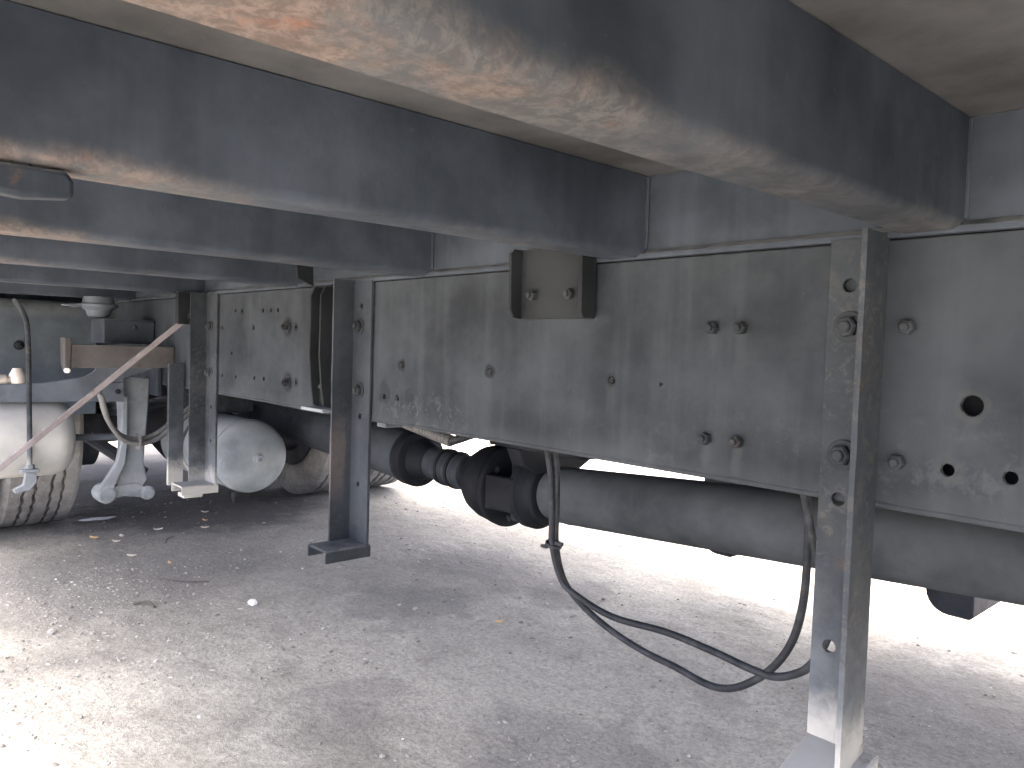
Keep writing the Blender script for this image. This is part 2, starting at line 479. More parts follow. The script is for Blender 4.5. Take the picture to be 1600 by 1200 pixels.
# bolts
def bolt_mesh(name, r, h, mat, washer=True, dome=False):
    g = G()
    if washer: g.lathe((0, 0, 0), (0, -1, 0), [(-.001, r * 1.45), (.0016, r * 1.45), (.0024, r * 1.36)], 24)
    hx = [(math.cos(math.pi / 3 * i + .3) * r, math.sin(math.pi / 3 * i + .3) * r) for i in range(6)]
    b = .0018
    if dome:
        g.lathe((0, 0, 0), (0, -1, 0), [(0, r), (h * .5, r), (h * .85, r * .8), (h, r * .45)], 20)
    else:
        rings = [[(x * k, -t, z * k) for x, z in hx] for t, k in ((0, 1), (b + h * .75, 1), (b + h, .82))]
        g.rings(rings)
        g.lathe((0, 0, 0), (0, -1, 0), [(b + h - .0005, r * .55), (b + h + .003, r * .55), (b + h + .0042, r * .42)], 14)
    bmesh.ops.recalc_face_normals(g.b, faces=g.b.faces)
    for f in g.b.faces: f.smooth = True
    me = bpy.data.meshes.new(name); g.b.to_mesh(me); g.b.free()
    me.set_sharp_from_angle(angle=math.radians(30))
    me.materials.append(mat)
    return me
ME_BOLT = bolt_mesh('bolt', .0085, .008, M_BOLT, washer=False)
ME_BIG = bolt_mesh('bolt', .0120, .010, M_BOLT)
ME_DARK = bolt_mesh('bolt', .0105, .012, M_BOLTD)
ME_STUD = bolt_mesh('stud', .0048, .004, M_BOLTD, washer=False, dome=True)
def bolt(me, x, y, z, parent, rot=None, name='bolt'):
    o = bpy.data.objects.new(name, me)
    link(o, (x, y, z), parent)
    o.rotation_euler = (0, random.uniform(0, 1.0), 0)
    if rot: o.rotation_euler = rot
    return o
for x, z in ((-.565, .834), (-.524, .834), (-.569, .691), (-.523, .692), (-.327, .835), (-.330, .692)):
    bolt(ME_BOLT, x, -.0005, z, rail)
for x, z in ((-1.783, .836), (-1.778, .699)):
    bolt(ME_DARK, x, -.0005, z, rail)
for x, z in ((-1.278, .760), (-1.008, .759), (-.734, .758), (-1.293, .693)):
    bolt(ME_STUD, x + .002, .0005, z - .001, rail, name='stud')
for x, z in ((-1.74, .835), (-1.735, .700)):
    bolt(ME_STUD, x, -.0005, z, rail, name='stud')

g = G(); g.box(-.34, -.04, .034, .040, .6495, .80); g.done('light_block_plate', M_BOLTD, rail)  # plate added behind the rail holes to block light showing through
# body longitudinal on top of the rail: web, lower lip
def long_member(y0, d):
    g = G()
    g.prism([(y0 + d * .006, .931), (y0 + d * .006, 1.0445), (y0 + d * .011, 1.0445), (y0 + d * .011, .937), (y0 + d * .07, .937), (y0 + d * .07, .931)], 0, -6.2, 3.2)
    g.prism([(y0 - d * .006, .9295), (y0 - d * .006, .936), (y0 + d * .0058, .943), (y0 + d * .0058, .9295)], 0, -6.2, 3.2)
    return g.done('longitudinal_beam', M_SUB, truck, .0012)
long_member(0, 1); long_member(.86, -1)
# dark strip added between rail and longitudinal, standing in for the gap's shadow
g = G(); g.box(-6.2, 3.2, .012, .07, .9252, .9308); g.done('gap_shadow_strip', M_BOLTD, truck)
g = G(); g.box(-6.2, 3.2, .79, .848, .9252, .9308); g.done('gap_shadow_strip', M_BOLTD, truck)

# cross beams: pressed channels butted to the longitudinals
def cross_beam(x, ya, yb, label=None, wd=.055):
    """face with normal +x at x; lower flange runs back to x - wd"""
    t, r = .006, .011
    out = [(x - .045, 1.0440), (x, 1.0440)]
    for i in range(6):
        a = -i * math.pi / 2 / 5
        out.append((x - r + r * math.cos(a), .932 + r + r * math.sin(a)))
    out += [(x - wd, .932), (x - wd, .932 + t), (x - t - .004, .932 + t), (x - t, .932 + t + .004), (x - t, 1.0440 - t), (x - .045, 1.0440 - t)]
    g = G(); n = 46
    R = []
    for i in range(n + 1):
        y = ya + (yb - ya) * i / n
        wv = noise.noise(Vector((x * 5, y * 3.2, 1))) * .0022
        wz = noise.noise(Vector((x * 9, y * 4.1, 4))) * .0015
        R.append([(px + wv, y, pz + (wz if pz < .99 else 0)) for px, pz in out])
    g.rings(R)
    return g.done('cross_beam', M_BEAM if x == -.281 else M_BEAM2, truck, label=label)
BX = [-.281, -.684, -1.19, -1.72, -2.36, -3.05, -3.75, -4.45, -5.15, .22, .72, 1.22, 1.72, 2.22]
lab = {-.281: 'rusty cross beam nearest the camera', -.684: 'second cross beam, ending over the small bracket', -1.19: 'third cross beam, ending over the middle bracket'}
for i, x in enumerate(BX):
    cross_beam(x, -1.045, .0045, lab.get(x))
for x in BX:
    g = G(); g.box(x - .05, x, .072, .788, .9375, 1.0435); g.done('inner_cross_beam', M_BEAM2, truck, .004)
    cross_beam(x, 0.857, 1.77)
# small clip hanging on the second beam's lower flange
g = G()
g.prism([(-.762, .930), (-.705, .930), (-.700, .922), (-.700, .909), (-.735, .905), (-.758, .907), (-.768, .914), (-.768, .924)], 0, -.722, -.700)
cl = g.done('beam_clip', M_SUB, truck, .004, label='small clip hanging from the lower edge of the second cross beam')
g = G(); g.lathe((-.711, -.735, .918), (0, 0, 1), [(0, .008), (.030, .008), (.032, .006)], 6); g.done('bolt', M_BOLT, cl)
# deck sheets above, outer edges pushed out to cut light on the ground
for x0, x1 in ((-6.2, 3.2),):
    g = G()
    nx, ny = 60, 40
    R = []
    for j in range(ny + 1):
        y = -1.06 + j / ny * 2.84
        R.append([(x0 + (x1 - x0) * i / nx, y, 1.0450 + abs(noise.noise(Vector((i * .5, y * 2, 0)))) * .0015) for i in range(nx + 1)])
    vs = [[g.b.verts.new(p) for p in r] for r in R]
    for a, b in zip(vs, vs[1:]):
        for i in range(nx): g.b.faces.new((a[i], a[i + 1], b[i + 1], b[i]))
    g.done('deck_plate', M_DECK, truck)
g = G(); g.box(-6.2, 3.2, -1.06, 1.78, 1.0480, 1.0750); g.done('deck_top', M_DECK, truck)
# weld beads where the nearest beams meet the longitudinal
for x in BX[:4]:
    g = G(); g.tube([(x + .001, .0035, z) for z in (.944, .97, 1.0, 1.02, 1.042)], .0028, 6, 3); g.done('weld_bead', M_SUB, truck)

# side guard brackets (angle iron hanging from the rail)
def guard_bracket(xa, xb, side, holes, bolts, label, mt=M_POST):
    """flange on the rail from xa to xb; the web stands out at xa (side -1) or xb (side +1)"""
    g = G()
    t = .006
    fa, fb = (xa + t, xb) if side < 0 else (xa, xb - t)
    g.plate(fa, fb, .375 - (.008 if side > 0 else 0), .932, -.0045, .0068, holes, .0012)
    w0, w1 = (xa, xa + t) if side < 0 else (xb - t, xb)
    yo = -.054
    n = 40
    zb = .352 if side > 0 else .378
    zs = [zb + (.934 - zb) * i / n for i in range(n + 1)]
    def edge(z, k): return yo + noise.noise(Vector((xa * 3, z * 22, k))) * .0012
    g.rings([[(w0, -.001, z), (w1, -.001, z), (w1, edge(z, 1), z), (w0, edge(z, 2), z)] for z in zs])
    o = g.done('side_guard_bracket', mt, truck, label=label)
    # foot: inverted channel reaching out towards the road side
    g = G()
    x0, x1 = xa - .003, xb + (.016 if side > 0 else .0)
    p = [(x0, .352), (x0, .3745), (x0 + .004, .378), (x1 - .004, .378), (x1, .3745), (x1, .352), (x1 - .0045, .352), (x1 - .0045, .3725), (x0 + .0045, .3725), (x0 + .0045, .352)]
    if side > 0:   # this foot is bent down at the front
        g.rings([[(x, y, z - .011 - max(0, -y) * .32) for x, z in p] for y in (.004, -.02, -.05, -.075, -.100)])
    else:
        g.prism(p, 1, -.100, .004)
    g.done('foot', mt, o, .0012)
    for me, x, z in bolts: bolt(me, x, -.0082, z, o)
    return o
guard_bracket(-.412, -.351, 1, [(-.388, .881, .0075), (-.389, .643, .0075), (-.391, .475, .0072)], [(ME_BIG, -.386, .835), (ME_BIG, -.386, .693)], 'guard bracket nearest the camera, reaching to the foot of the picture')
guard_bracket(-1.462, -1.384, -1, [(-1.423, .879, .006), (-1.421, .646, .006), (-1.423, .50, .006)], [(ME_BIG, -1.427, .836), (ME_BIG, -1.423, .701)], 'middle guard bracket with rust bloom on its web', M_POST2)
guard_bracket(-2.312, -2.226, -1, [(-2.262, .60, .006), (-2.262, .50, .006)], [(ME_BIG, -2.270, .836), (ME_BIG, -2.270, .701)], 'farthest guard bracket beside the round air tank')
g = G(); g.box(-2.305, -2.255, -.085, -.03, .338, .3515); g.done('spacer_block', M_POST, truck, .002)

# small channel bracket under the second beam
g = G()
g.plate(-.9195, -.7715, .847, .958, -.0105, .006, [], .0012)
g.prism([(-.0065, .847), (-.0065, .958), (-.030, .958), (-.036, .95), (-.034, .862), (-.026, .849)], 0, -.9265, -.920)
g.prism([(-.0065, .847), (-.0065, .958), (-.034, .958), (-.038, .95), (-.036, .856), (-.030, .847)], 0, -.771, -.7645)
br = g.done('body_bracket', M_BROWN, truck, .001, label='small brown channel bracket with two bolts')
for x in (-.890, -.808): bolt(ME_BOLT, x, -.0137, .884, br)
# tall bracket left of the middle guard bracket
g = G()
side = [(-.0005, .925), (-.020, .925), (-.030, .905), (-.031, .77), (-.026, .70), (-.020, .658), (-.0005, .652)]
g.prism(side, 0, -1.611, -1.605)
g.prism([(a * 1.15, b) for a, b in side], 0, -1.556, -1.550)
g.box(-1.6048, -1.5562, -.006, -.0006, .655, .92)
tb = g.done('mounting_bracket', M_BROWN, truck, .001, label='tall rusty double plate bracket behind the middle guard bracket')
g = G(); g.box(-1.640, -1.535, -.034, -.001, .644, .6515); g.done('ledge', M_CAST, tb, .0015)
g = G(); g.prism([(-.01, .928), (-.05, .945), (-.055, .99), (-.012, 1.0)], 0, -1.64, -1.634); g.done('gusset', M_BROWN, truck, .001)
for z in (.88, .70): bolt(ME_BOLT, -1.58, -.0062, z, tb)

# ------------------------------------------------------------------ drive shaft (y = .43)
def line_z(x):
    return .471 + .064 * (x + 1.1) if x > -1.42 else .462 - .045 * (x + 1.42)
ds = G()
A = Vector((-1.27, .43, line_z(-1.27))); B = Vector((2.6, .43, line_z(2.6)))
d1 = (B - A).normalized()
ds.lathe(A, d1, [(0, .05), (.004, .060), (.03, .0645), (.06, .0655), (.068, .0664), (.074, .0655), (3.6, .0655), (3.65, .04)], 56)
shaft = ds.done('drive_shaft', M_SHAFT, truck, angle=50, label='thick dark drive shaft running along the truck')
g = G(); g.lathe(A - d1 * .02, d1, [(-.012, .060), (-.008, .073), (.012, .074), (.016, .070), (.018, .056)], 48); g.done('weld_flange', M_JOINT, shaft)
# universal joint: two yokes, flange pair, cross
Jc = Vector((-1.385, .43, line_z(-1.385)))
d0 = Vector((1, 0, -.045)).normalized()
g = G(); g.lathe(Jc - d0 * .21, d0, [(0, .040), (.02, .043), (.035, .050), (.06, .074), (.085, .088), (.115, .096), (.140, .098), (.150, .093), (.153, .06)], 48)
g.done('yoke', M_JOINT, shaft, angle=50)
g = G(); g.lathe(Jc - d0 * .052, d0, [(0, .086), (.003, .101), (.020, .102), (.024, .096), (.026, .05)], 48); g.done('joint_flange', M_JOINT, shaft)
g = G()
for s in (1, -1):
    for ax in ((0, s, 0), (0, 0, s)):
        g.lathe(Jc + Vector((.0, 0, 0)) + Vector(ax) * .02, ax, [(0, .024), (.055, .024), (.058, .020)], 20)
g.done('cross_spider', M_SLIP, shaft)
for s in (1, -1):
    g = G(); g.prism([(Jc.x - .028, .43 + s * .078), (Jc.x + .062, .43 + s * .060), (Jc.x + .062, .43 + s * .083), (Jc.x - .028, .43 + s * .094)], 2, Jc.z - .042, Jc.z + .042)
    g.done('yoke_ear', M_JOINT, shaft, .005)
g = G(); g.lathe(Jc + d1 * .046, d1, [(0, .05), (.004, .088), (.024, .089), (.028, .083), (.055, .058), (.075, .055)], 48); g.done('joint_flange', M_JOINT, shaft)
for i in range(6):
    a = i * math.pi / 3 + .35
    bolt(ME_BOLT, Jc.x - .030, .43 + .076 * math.cos(a), Jc.z + .076 * math.sin(a), shaft, rot=(0, 0, math.pi / 2))
# slip joint and rear tube
E0 = Jc - d0 * .2
g = G(); g.lathe(E0, -d0, [(0, .037), (.006, .046), (.026, .048), (.030, .045), (.034, .048), (.070, .049), (.074, .045), (.078, .049), (.115, .050), (.12, .046), (.16, .043), (.17, .047)], 40)
g.done('slip_joint', M_SLIP, shaft, angle=45)
g = G()
for k in (.050, .095):
    g.lathe(E0 - d0 * k, -d0, [(-.006, .049), (-.005, .0515), (.005, .0515), (.006, .049)], 40)
g.done('clamp_ring', M_JOINT, shaft)
E1 = E0 - d0 * .165
R1 = Vector((-3.45, .43, line_z(-3.45)))
d2 = (R1 - E1).normalized()
g = G(); g.lathe(E1, d2, [(0, .047), (.03, .052), (.055, .062), (.06, .076), (.064, .081), (.105, .0815), (.112, .077)], 48); g.done('collar', M_JOINT, shaft)
g = G(); g.lathe(E1 + d2 * .105, d2, [(0, .0745), (1.55, .0745), (1.60, .055), (1.72, .05)], 48); g.done('rear_tube', M_REAR, shaft, angle=50)

# centre bearing bracket and hoses above the joint
g = G()
g.box(-1.36, -1.06, .30, .56, .575, .61)
g.prism([(.30, .575), (.56, .575), (.54, .535), (.50, .515), (.36, .515), (.32, .535)], 0, -1.30, -1.255)
g.prism([(.32, .61), (.54, .61), (.60, .70), (.26, .70)], 0, -1.29, -1.26)
g.box(-1.33, -1.09, .094, .766, .70, .735)
cb = g.done('center_bearing_bracket', M_JOINT, truck, .004)
g = G()
P0, P1 = Vector((-1.70, .30, .592)), Vector((-1.50, .30, .566))
prof = []
L = (P1 - P0).length
for i in range(15):
    t = i / 15 * L
    prof += [(t, .013), (t + L / 40, .0155), (t + L / 24, .0155), (t + L / 17, .013)]
g.lathe(P0, P1 - P0, prof, 16); g.done('corrugated_hose', M_HOSE, truck)
g = G(); g.tube([(-2.3, .32, .64), (-1.95, .31, .605), (-1.70, .30, .592)], .011, 10); g.tube([(-1.50, .30, .566), (-1.40, .31, .60), (-1.2, .30, .66)], .011, 10)
g.done('pipe', M_CABLE, truck)
g = G(); g.box(-1.80, -1.755, .27, .33, .575, .655); g.done('pipe_clip', M_CAST2, truck, .003)
g = G(); g.box(-1.745, -1.60, .25, .40, .60, .69); g.done('valve_block', M_JOINT, truck, .006)

for k, (yy, rr) in enumerate(((.105, .006), (.118, .0045), (.13, .007))):
    g = G(); g.tube([(x, yy + .004 * math.sin(x * 5 + k), .632 - .004 * k + .006 * math.sin(x * 3.1 + k * 2)) for x in [-3.2 + .2 * i for i in range(30)]], rr, 8, 3); g.done('wiring_run', M_CABLE, truck)
# ------------------------------------------------------------------ air tanks
rt = G()
rt.lathe((-2.95, .185, .42), (1, 0, 0), [(-.055, .002), (-.05, .03), (-.035, .075), (-.012, .108), (0, .118), (.53, .118), (.545, .112), (.562, .092), (.575, .066), (.583, .036), (.586, .002)], 56)
at = rt.done('air_tank', M_TANK, truck, angle=60, label='round grey air tank with a plug in its domed end')
g = G(); g.lathe((-2.366, .185, .42), (1, 0, 0), [(-.006, .020), (.003, .020), (.005, .017), (.005, .0145), (.013, .0135), (.015, .011), (.015, .006), (.009, .005)], 24); g.done('drain_plug', M_TANK, at)
g = G(); g.lathe((-2.45, .185, .42), (1, 0, 0), [(-.004, .1185), (-.004, .1205), (.004, .1205), (.004, .1185)], 56, cap=False); g.done('weld_seam', M_TANK, at)
g = G(); g.tube([(-2.72, .185 + .121 * math.sin(a), .42 + .121 * math.cos(a)) for a in [i * math.pi / 10 - math.pi * .5 for i in range(21)]], .006, 8, 2)
g.box(-2.735, -2.705, .06, .31, .54, .64); g.done('strap', M_POST, at)
g = G(); g.lathe((-2.40, .12, .315), (0, 0, -1), [(0, .008), (.02, .008), (.022, .005), (.035, .005)], 12); g.done('drain_valve', M_BOLT, at)

st = G()
cx, cz, rr = -2.86, .466, .126
st.lathe((cx, -.255, cz), (0, -1, 0), [(-.014, .002), (-.0125, .045), (-.006, .085), (.008, .108), (.026, .120), (.048, rr), (.45, rr), (.47, .12), (.49, .10), (.503, .06), (.506, .002)], 64)
sv = st.done('metal_tank', M_SILVER, truck, angle=60, label='silver painted cylindrical tank lying across in front of the tyre')
g = G()
g.tube([(-2.79, -.415, .90), (-2.74, -.400, .86), (-2.722, -.392, .80), (-2.722, -.388, .62), (-2.722, -.386, .40), (-2.724, -.386, .37)], .0075, 10)
g.done('strap_rod', M_POST, sv)
g = G(); g.box(-2.735, -2.705, -.412, -.362, .374, .384)
g.prism([(-.398, .374), (-.372, .374), (-.368, .345), (-.385, .322), (-.425, .312), (-.43, .325), (-.404, .338)], 0, -2.732, -2.708)
g.lathe((-2.720, -.386, .385), (0, 0, 1), [(0, .014), (.012, .014), (.013, .009)], 6); g.done('hook', M_CAST, sv, .002)

# tank carrier arm, a plate with a raised right end
g = G()
g.prism([(-.80, .592), (-.11, .581), (-.108, .66), (-.015, .69), (.0, .77), (-.155, .77), (-.168, .735), (-.178, .708), (-.195, .684), (-.225, .664), (-.34, .645), (-.80, .632)], 0, -2.790, -2.775)
g.box(-2.83, -2.7905, -.80, -.115, .6325, .6375)
arm = g.done('carrier_arm', M_CAST2, truck, .002, label='grey carrier arm plate above the silver tank')
g = G(); g.prism([(-.23, .586), (-.108, .581), (-.108, .645), (-.15, .645)], 0, -2.7735, -2.768); g.done('end_plate', M_CAST2, arm, .001)
bolt(ME_BOLT, -2.7675, -.128, .615, arm, rot=(0, 0, math.pi / 2))
# brass fitting on the arm
g = G(); g.lathe((-2.80, -.405, .64), (0, 0, 1), [(0, .022), (.012, .024), (.03, .024), (.04, .018), (.05, .014)], 20)
g.lathe((-2.80, -.405, .652), (0, -1, 0), [(.01, .014), (.03, .014), (.031, .018), (.055, .018), (.057, .012)], 12)
g.done('brass_fitting', M_BRASS, truck)

# brown transverse channel with bent end flange
g = G()
g.prism([(-.600 + 0, .0)] if False else [(-2.60, .700), (-2.60, .770), (-2.66, .770), (-2.66, .764), (-2.606, .764), (-2.606, .706), (-2.66, .706), (-2.66, .700)], 1, -.300, -.002)
g.prism([(-2.61, .0)] if False else [(-2.597, .790), (-2.60, .70), (-2.605, .685), (-2.625, .69), (-2.65, .71), (-2.66, .79)], 1, -.318, -.3005)
bc = g.done('step_bracket', M_BROWN2, truck, .002, label='rusty brown channel standing out from the rail')
g = G(); g.lathe((-2.60, -.312, .692), (1, 0, 0), [(0, .008), (.012, .008), (.014, .005)], 10); g.done('bolt_end', M_STONE, bc)
# grey box plate on the rail behind
g = G(); g.box(-2.96, -2.80, -.165, -.001, .774, .856); g.box(-2.9, -2.72, -.02, -.0005, .60, .773)
g.done('bump_stop_bracket', M_SUB, truck, .006)
bolt(ME_BOLT, -2.799, .0 - .07, .83, truck, rot=(0, 0, math.pi / 2))
# bump stop cup
g = G(); g.lathe((-2.9, -.155, .862), (0, 0, 1), [(0, .028), (.004, .034), (.022, .040), (.030, .052), (.036, .060), (.042, .060), (.046, .050), (.068, .046)], 28)
g.prism([(-.215, .890), (-.262, .896), (-.262, .900), (-.20, .906)], 0, -2.93, -2.88)
g.done('bump_stop', M_CAST2, truck, .002)

# rusty diagonal flat bar
g = G()
a, b = Vector((-2.36, -.60, .372)), Vector((-2.33, -.048, .865))
dr = (b - a).normalized(); pn = Vector((0, -dr.z, dr.y)).normalized() * .0075
q = Vector((.004, 0, 0))
g.rings([[p + pn + q, p + pn - q, p - pn - q, p - pn + q] for p in [a.lerp(b, i / 12) for i in range(13)]])
g.done('diagonal_brace', M_BAR, truck, .0015, label='pinkish rusty flat bar slanting up to the farthest guard bracket')
g = G(); g.box(-2.345, -2.32, -.085, -.004, .84, .935); g.done('brace_lug', M_BROWN, truck, .003)
bolt(ME_BOLT, -2.3195, -.05, .865, truck, rot=(0, 0, math.pi / 2))

# hanging flat strap behind the farthest bracket
g = G(); g.prism([(-.052, .336), (-.040, .336), (-.038, .342), (-.026, .342), (-.024, .334), (-.006, .334), (-.006, .72), (-.052, .72)], 0, -2.51, -2.495); g.done('hanger_strap', M_POST, truck, .0015)

# spring hanger casting
g = G()
g.prism([(-.117, .66), (-.016, .66), (-.021, .549), (-.029, .439), (-.034, .373), (-.022, .305), (-.05, .268), (-.10, .268), (-.12, .30), (-.107, .36), (-.104, .443), (-.107, .552)], 0, -2.86, -2.80)
sh = g.done('spring_hanger', M_CAST, truck, .006, label='cast spring hanger with two splayed feet')
g = G()
g.prism([(-.112, .60), (-.092, .60), (-.092, .44), (-.098, .37), (-.125, .315), (-.14, .27), (-.185, .285), (-.155, .33), (-.128, .375), (-.115, .44)], 0, -2.8005, -2.775)
g.done('rib', M_CAST, sh, .005)
g = G()
g.lathe((-2.86, -.155, .270), (1, 0, 0), [(0, .026), (.004, .030), (.08, .030), (.088, .024)], 20)
g.lathe((-2.86, -.024, .262), (1, 0, 0), [(0, .020), (.004, .024), (.07, .024), (.078, .018)], 20)
g.prism([(-.155, .292), (-.155, .248), (-.10, .258), (-.024, .245), (-.024, .28), (-.06, .30)], 0, -2.852, -2.792)
g.done('pin_boss', M_CAST, sh, .003)
# leaf spring
for i in range(4):
    g = G()
    h = 1.0 - i * .16
    pts = [(-3.75 + h * t, .58 - .085 * (1 - (h * t) ** 2) - i * .0125 + .02) for t in [j / 8 - 1 for j in range(17)]]
    g.rings([[(x, .005, z), (x, .075, z), (x, .075, z - .011), (x, .005, z - .011)] for x, z in pts])
    g.done('spring_leaf', M_AXLE, truck, .002)
# brake hoses between hanger and strap
hp = [(-.22, .63), (-.213, .60), (-.196, .541), (-.159, .489), (-.112, .472), (-.064, .480), (-.021, .507), (.035, .553), (.10, .60)]
for k, dx in enumerate((0, .014)):
    g = G(); g.tube([(-2.62 + dx, y + .004 * k, z - .013 * k) for y, z in hp], .0078, 10); g.done('brake_hose', M_HOSE, truck)
g = G(); g.box(-2.64, -2.59, -.108, -.102, .440, .488); g.done('hose_tie', M_HOSE, truck, .001)
g = G(); g.tube([(-2.9, -.30, .455), (-2.9, -.03, .448)], .012, 10); g.done('crossing_pipe', M_CAST2, truck)
g = G(); a, b = Vector((-3.0, -.16, .44)), Vector((-2.98, .02, .30))
g.tube([a, b], .022, 10); g.done('stay_rod', M_AXLE, truck)

# mudguard: arched sheet over the front of the rear wheel
g = G()
R = []
prof = [(-3.262, .50), (-3.257, .60), (-3.255, .70), (-3.256, .80)]
prof += [(-3.376 + .12 * math.cos(t), .80 + .12 * math.sin(t)) for t in [math.radians(15 * i) for i in range(1, 7)]]
prof += [(-3.6, .922), (-3.9, .922), (-4.12, .92)] + [(-4.124 - .12 * math.sin(t), .80 + .12 * math.cos(t)) for t in [math.radians(15 * i) for i in range(1, 7)]] + [(-4.245, .55)]
for i, (x, z) in enumerate(prof):
    q = Vector(prof[min(i + 1, len(prof) - 1)]) - Vector(prof[max(i - 1, 0)])
    nrm = Vector((q.y, -q.x)).normalized() * .006
    R.append([(x, -.74, z), (x + nrm.x, -.74, z + nrm.y), (x + nrm.x, -.078, z + nrm.y), (x, -.078, z)])
g.rings(R)
mg = g.done('mudguard', M_PANEL, truck, angle=50, label='bluish plastic mudguard over the rear wheel')
bolt(ME_BIG, -3.249, -.33, .755, mg, rot=(0, 0, math.pi / 2))

# ------------------------------------------------------------------ wheels and axle
def tyre(yc, parent, xc=-3.75):
    wd = .14
    rad = .42
    prof = [(-.112, .255), (-.130, .30), (-.137, .345), (-.131, .385), (-.122, .405), (-.112, .4165)]
    xs = [(-.112, -.072), (-.060, -.034), (-.022, .022), (.034, .060), (.072, .112)]
    for i, (a, b) in enumerate(xs):
        if i: prof += [(xs[i - 1][1] + .0025, .404), (a - .0025, .404)]
        prof += [(a, .419 - abs(a) * .02), ((a + b) / 2, .42 - abs((a + b) / 2) * .02), (b, .419 - abs(b) * .02)]
    prof += [(.112, .4165), (.122, .405), (.131, .385), (.137, .345), (.130, .30), (.112, .255)]
    n = 168
    g = G(); R = []
    for i in range(n):
        th = 2 * math.pi * i / n
        ring = []
        for y, r in prof:
            yy = y + (.0032 * math.sin(th * 42) if abs(y) < .1 and r > .40 else 0)
            ring.append((xc + r * math.cos(th), yc + yy, .419 + r * math.sin(th)))
        R.append(ring)
    R.append(R[0])
    vs = [[g.b.verts.new(p) for p in r] for r in R[:-1]]
    m = len(prof)
    for i in range(n):
        a, b = vs[i], vs[(i + 1) % n]
        for k in range(m - 1): g.b.faces.new((a[k], a[k + 1], b[k + 1], b[k]))
    g.done('tyre', M_RUBBER, parent, angle=40)
def wheel(yc, xc=-3.75):
    g = G()
    sgn = -1 if yc < .43 else 1
    g.lathe((xc, yc - .13, .419), (0, 1, 0), [(0, .257), (.004, .264), (.02, .25), (.06, .244), (.13, .24), (.14, .18), (.15, .11), (.165, .11), (.175, .24), (.24, .25), (.256, .264), (.26, .257)], 40)
    o = g.done('wheel', M_AXLE, truck)
    tyre(yc, o, xc)
for yc in (-.225, -.535, 1.085, 1.395): wheel(yc)
for yc in (-.225, -.535, 1.085, 1.395): wheel(yc, -4.75)  # second set of wheels, added to block light from the far side
g = G(); g.lathe((-3.75, -.08, .42), (0, 1, 0), [(0, .19), (.10, .19), (.11, .10), (.30, .085), (.36, .12), (.42, .19), (.52, .205), (.62, .19), (.68, .12), (.74, .085), (.91, .10), (.92, .19), (1.02, .19)], 40)
ax = g.done('rear_axle', M_AXLE, truck)
g = G(); g.lathe((-3.58, .43, .47), (1, 0, 0), [(0, .16), (.06, .12), (.13, .085), (.17, .08)], 32); g.done('differential_nose', M_AXLE, ax)

g = G(); g.lathe((-4.75, -.08, .42), (0, 1, 0), [(0, .19), (.10, .19), (.11, .10), (.30, .085), (.36, .12), (.42, .19), (.52, .205), (.62, .19), (.68, .12), (.74, .085), (.91, .10), (.92, .19), (1.02, .19)], 40); g.done('rear_axle', M_AXLE, truck)  # axle added with the second wheels as a light blocker
# boxes hanging on the far side of the truck, only their rounded bottoms show below the shaft
def far_box(x0, x1, y0, y1, zb):
    g = G()
    r = .055
    p = [(x1, .60), (x0, .60), (x0, zb + r)]
    for i in range(1, 7):
        a = math.pi + i * math.pi / 12
        p.append((x0 + r + r * math.cos(a), zb + r + r * math.sin(a)))
    p += [(x1 - .008, zb), (x1, zb + .008)]
    g.prism(p, 1, y0, y1)
    return g.done('underbody_box', M_AXLE, truck, .004)
far_box(-.715, -.605, 1.20, 1.60, .178)
far_box(-1.375, -1.262, 1.20, 1.50, .183)

# ------------------------------------------------------------------ hanging cable loop
cb_ = empty('cable_loop', (-.75, .12, .31))
tag(cb_, 'pair of black cables tied together and hanging in a loop below the chassis rail', 'cable')
CA = [(-.992, .69), (-.990, .633), (-.979, .576), (-.969, .508), (-.962, .451), (-.932, .395), (-.892, .377), (-.812, .362), (-.708, .367), (-.627, .362), (-.563, .356), (-.524, .359), (-.487, .379), (-.466, .403), (-.449, .443), (-.449, .485), (-.463, .515), (-.480, .554), (-.491, .595), (-.496, .620), (-.498, .645), (-.499, .69)]
CB = [(-.988, .69), (-.987, .632), (-.973, .576), (-.966, .507), (-.961, .450), (-.938, .391), (-.896, .357), (-.833, .330), (-.764, .314), (-.700, .309), (-.647, .304), (-.609, .310), (-.573, .329), (-.534, .365), (-.508, .409), (-.497, .461), (-.495, .523), (-.497, .592), (-.500, .618), (-.502, .644), (-.502, .69)]
def cpath(P, y0, ph):
    return [(x, y0 + .006 * math.sin(i * .8 + ph), z) for i, (x, z) in enumerate(P)]
g = G(); g.tube(cpath(CA, .120, 0), .0056, 12, 6); g.done('cable', M_CABLE, cb_)
g = G(); g.tube(cpath(CB, .134, 1), .0056, 12, 6); g.done('cable', M_CABLE, cb_)
g = G()
g.lathe((-.965, .127, .449), (.25, 0, 1), [(-.003, .0135), (-.003, .0155), (.003, .0155), (.003, .0135)], 16)
g.box(-.954, -.938, .118, .124, .452, .458); g.box(-.990, -.976, .118, .124, .440, .445)
g.done('cable_tie', M_CABLE, cb_)

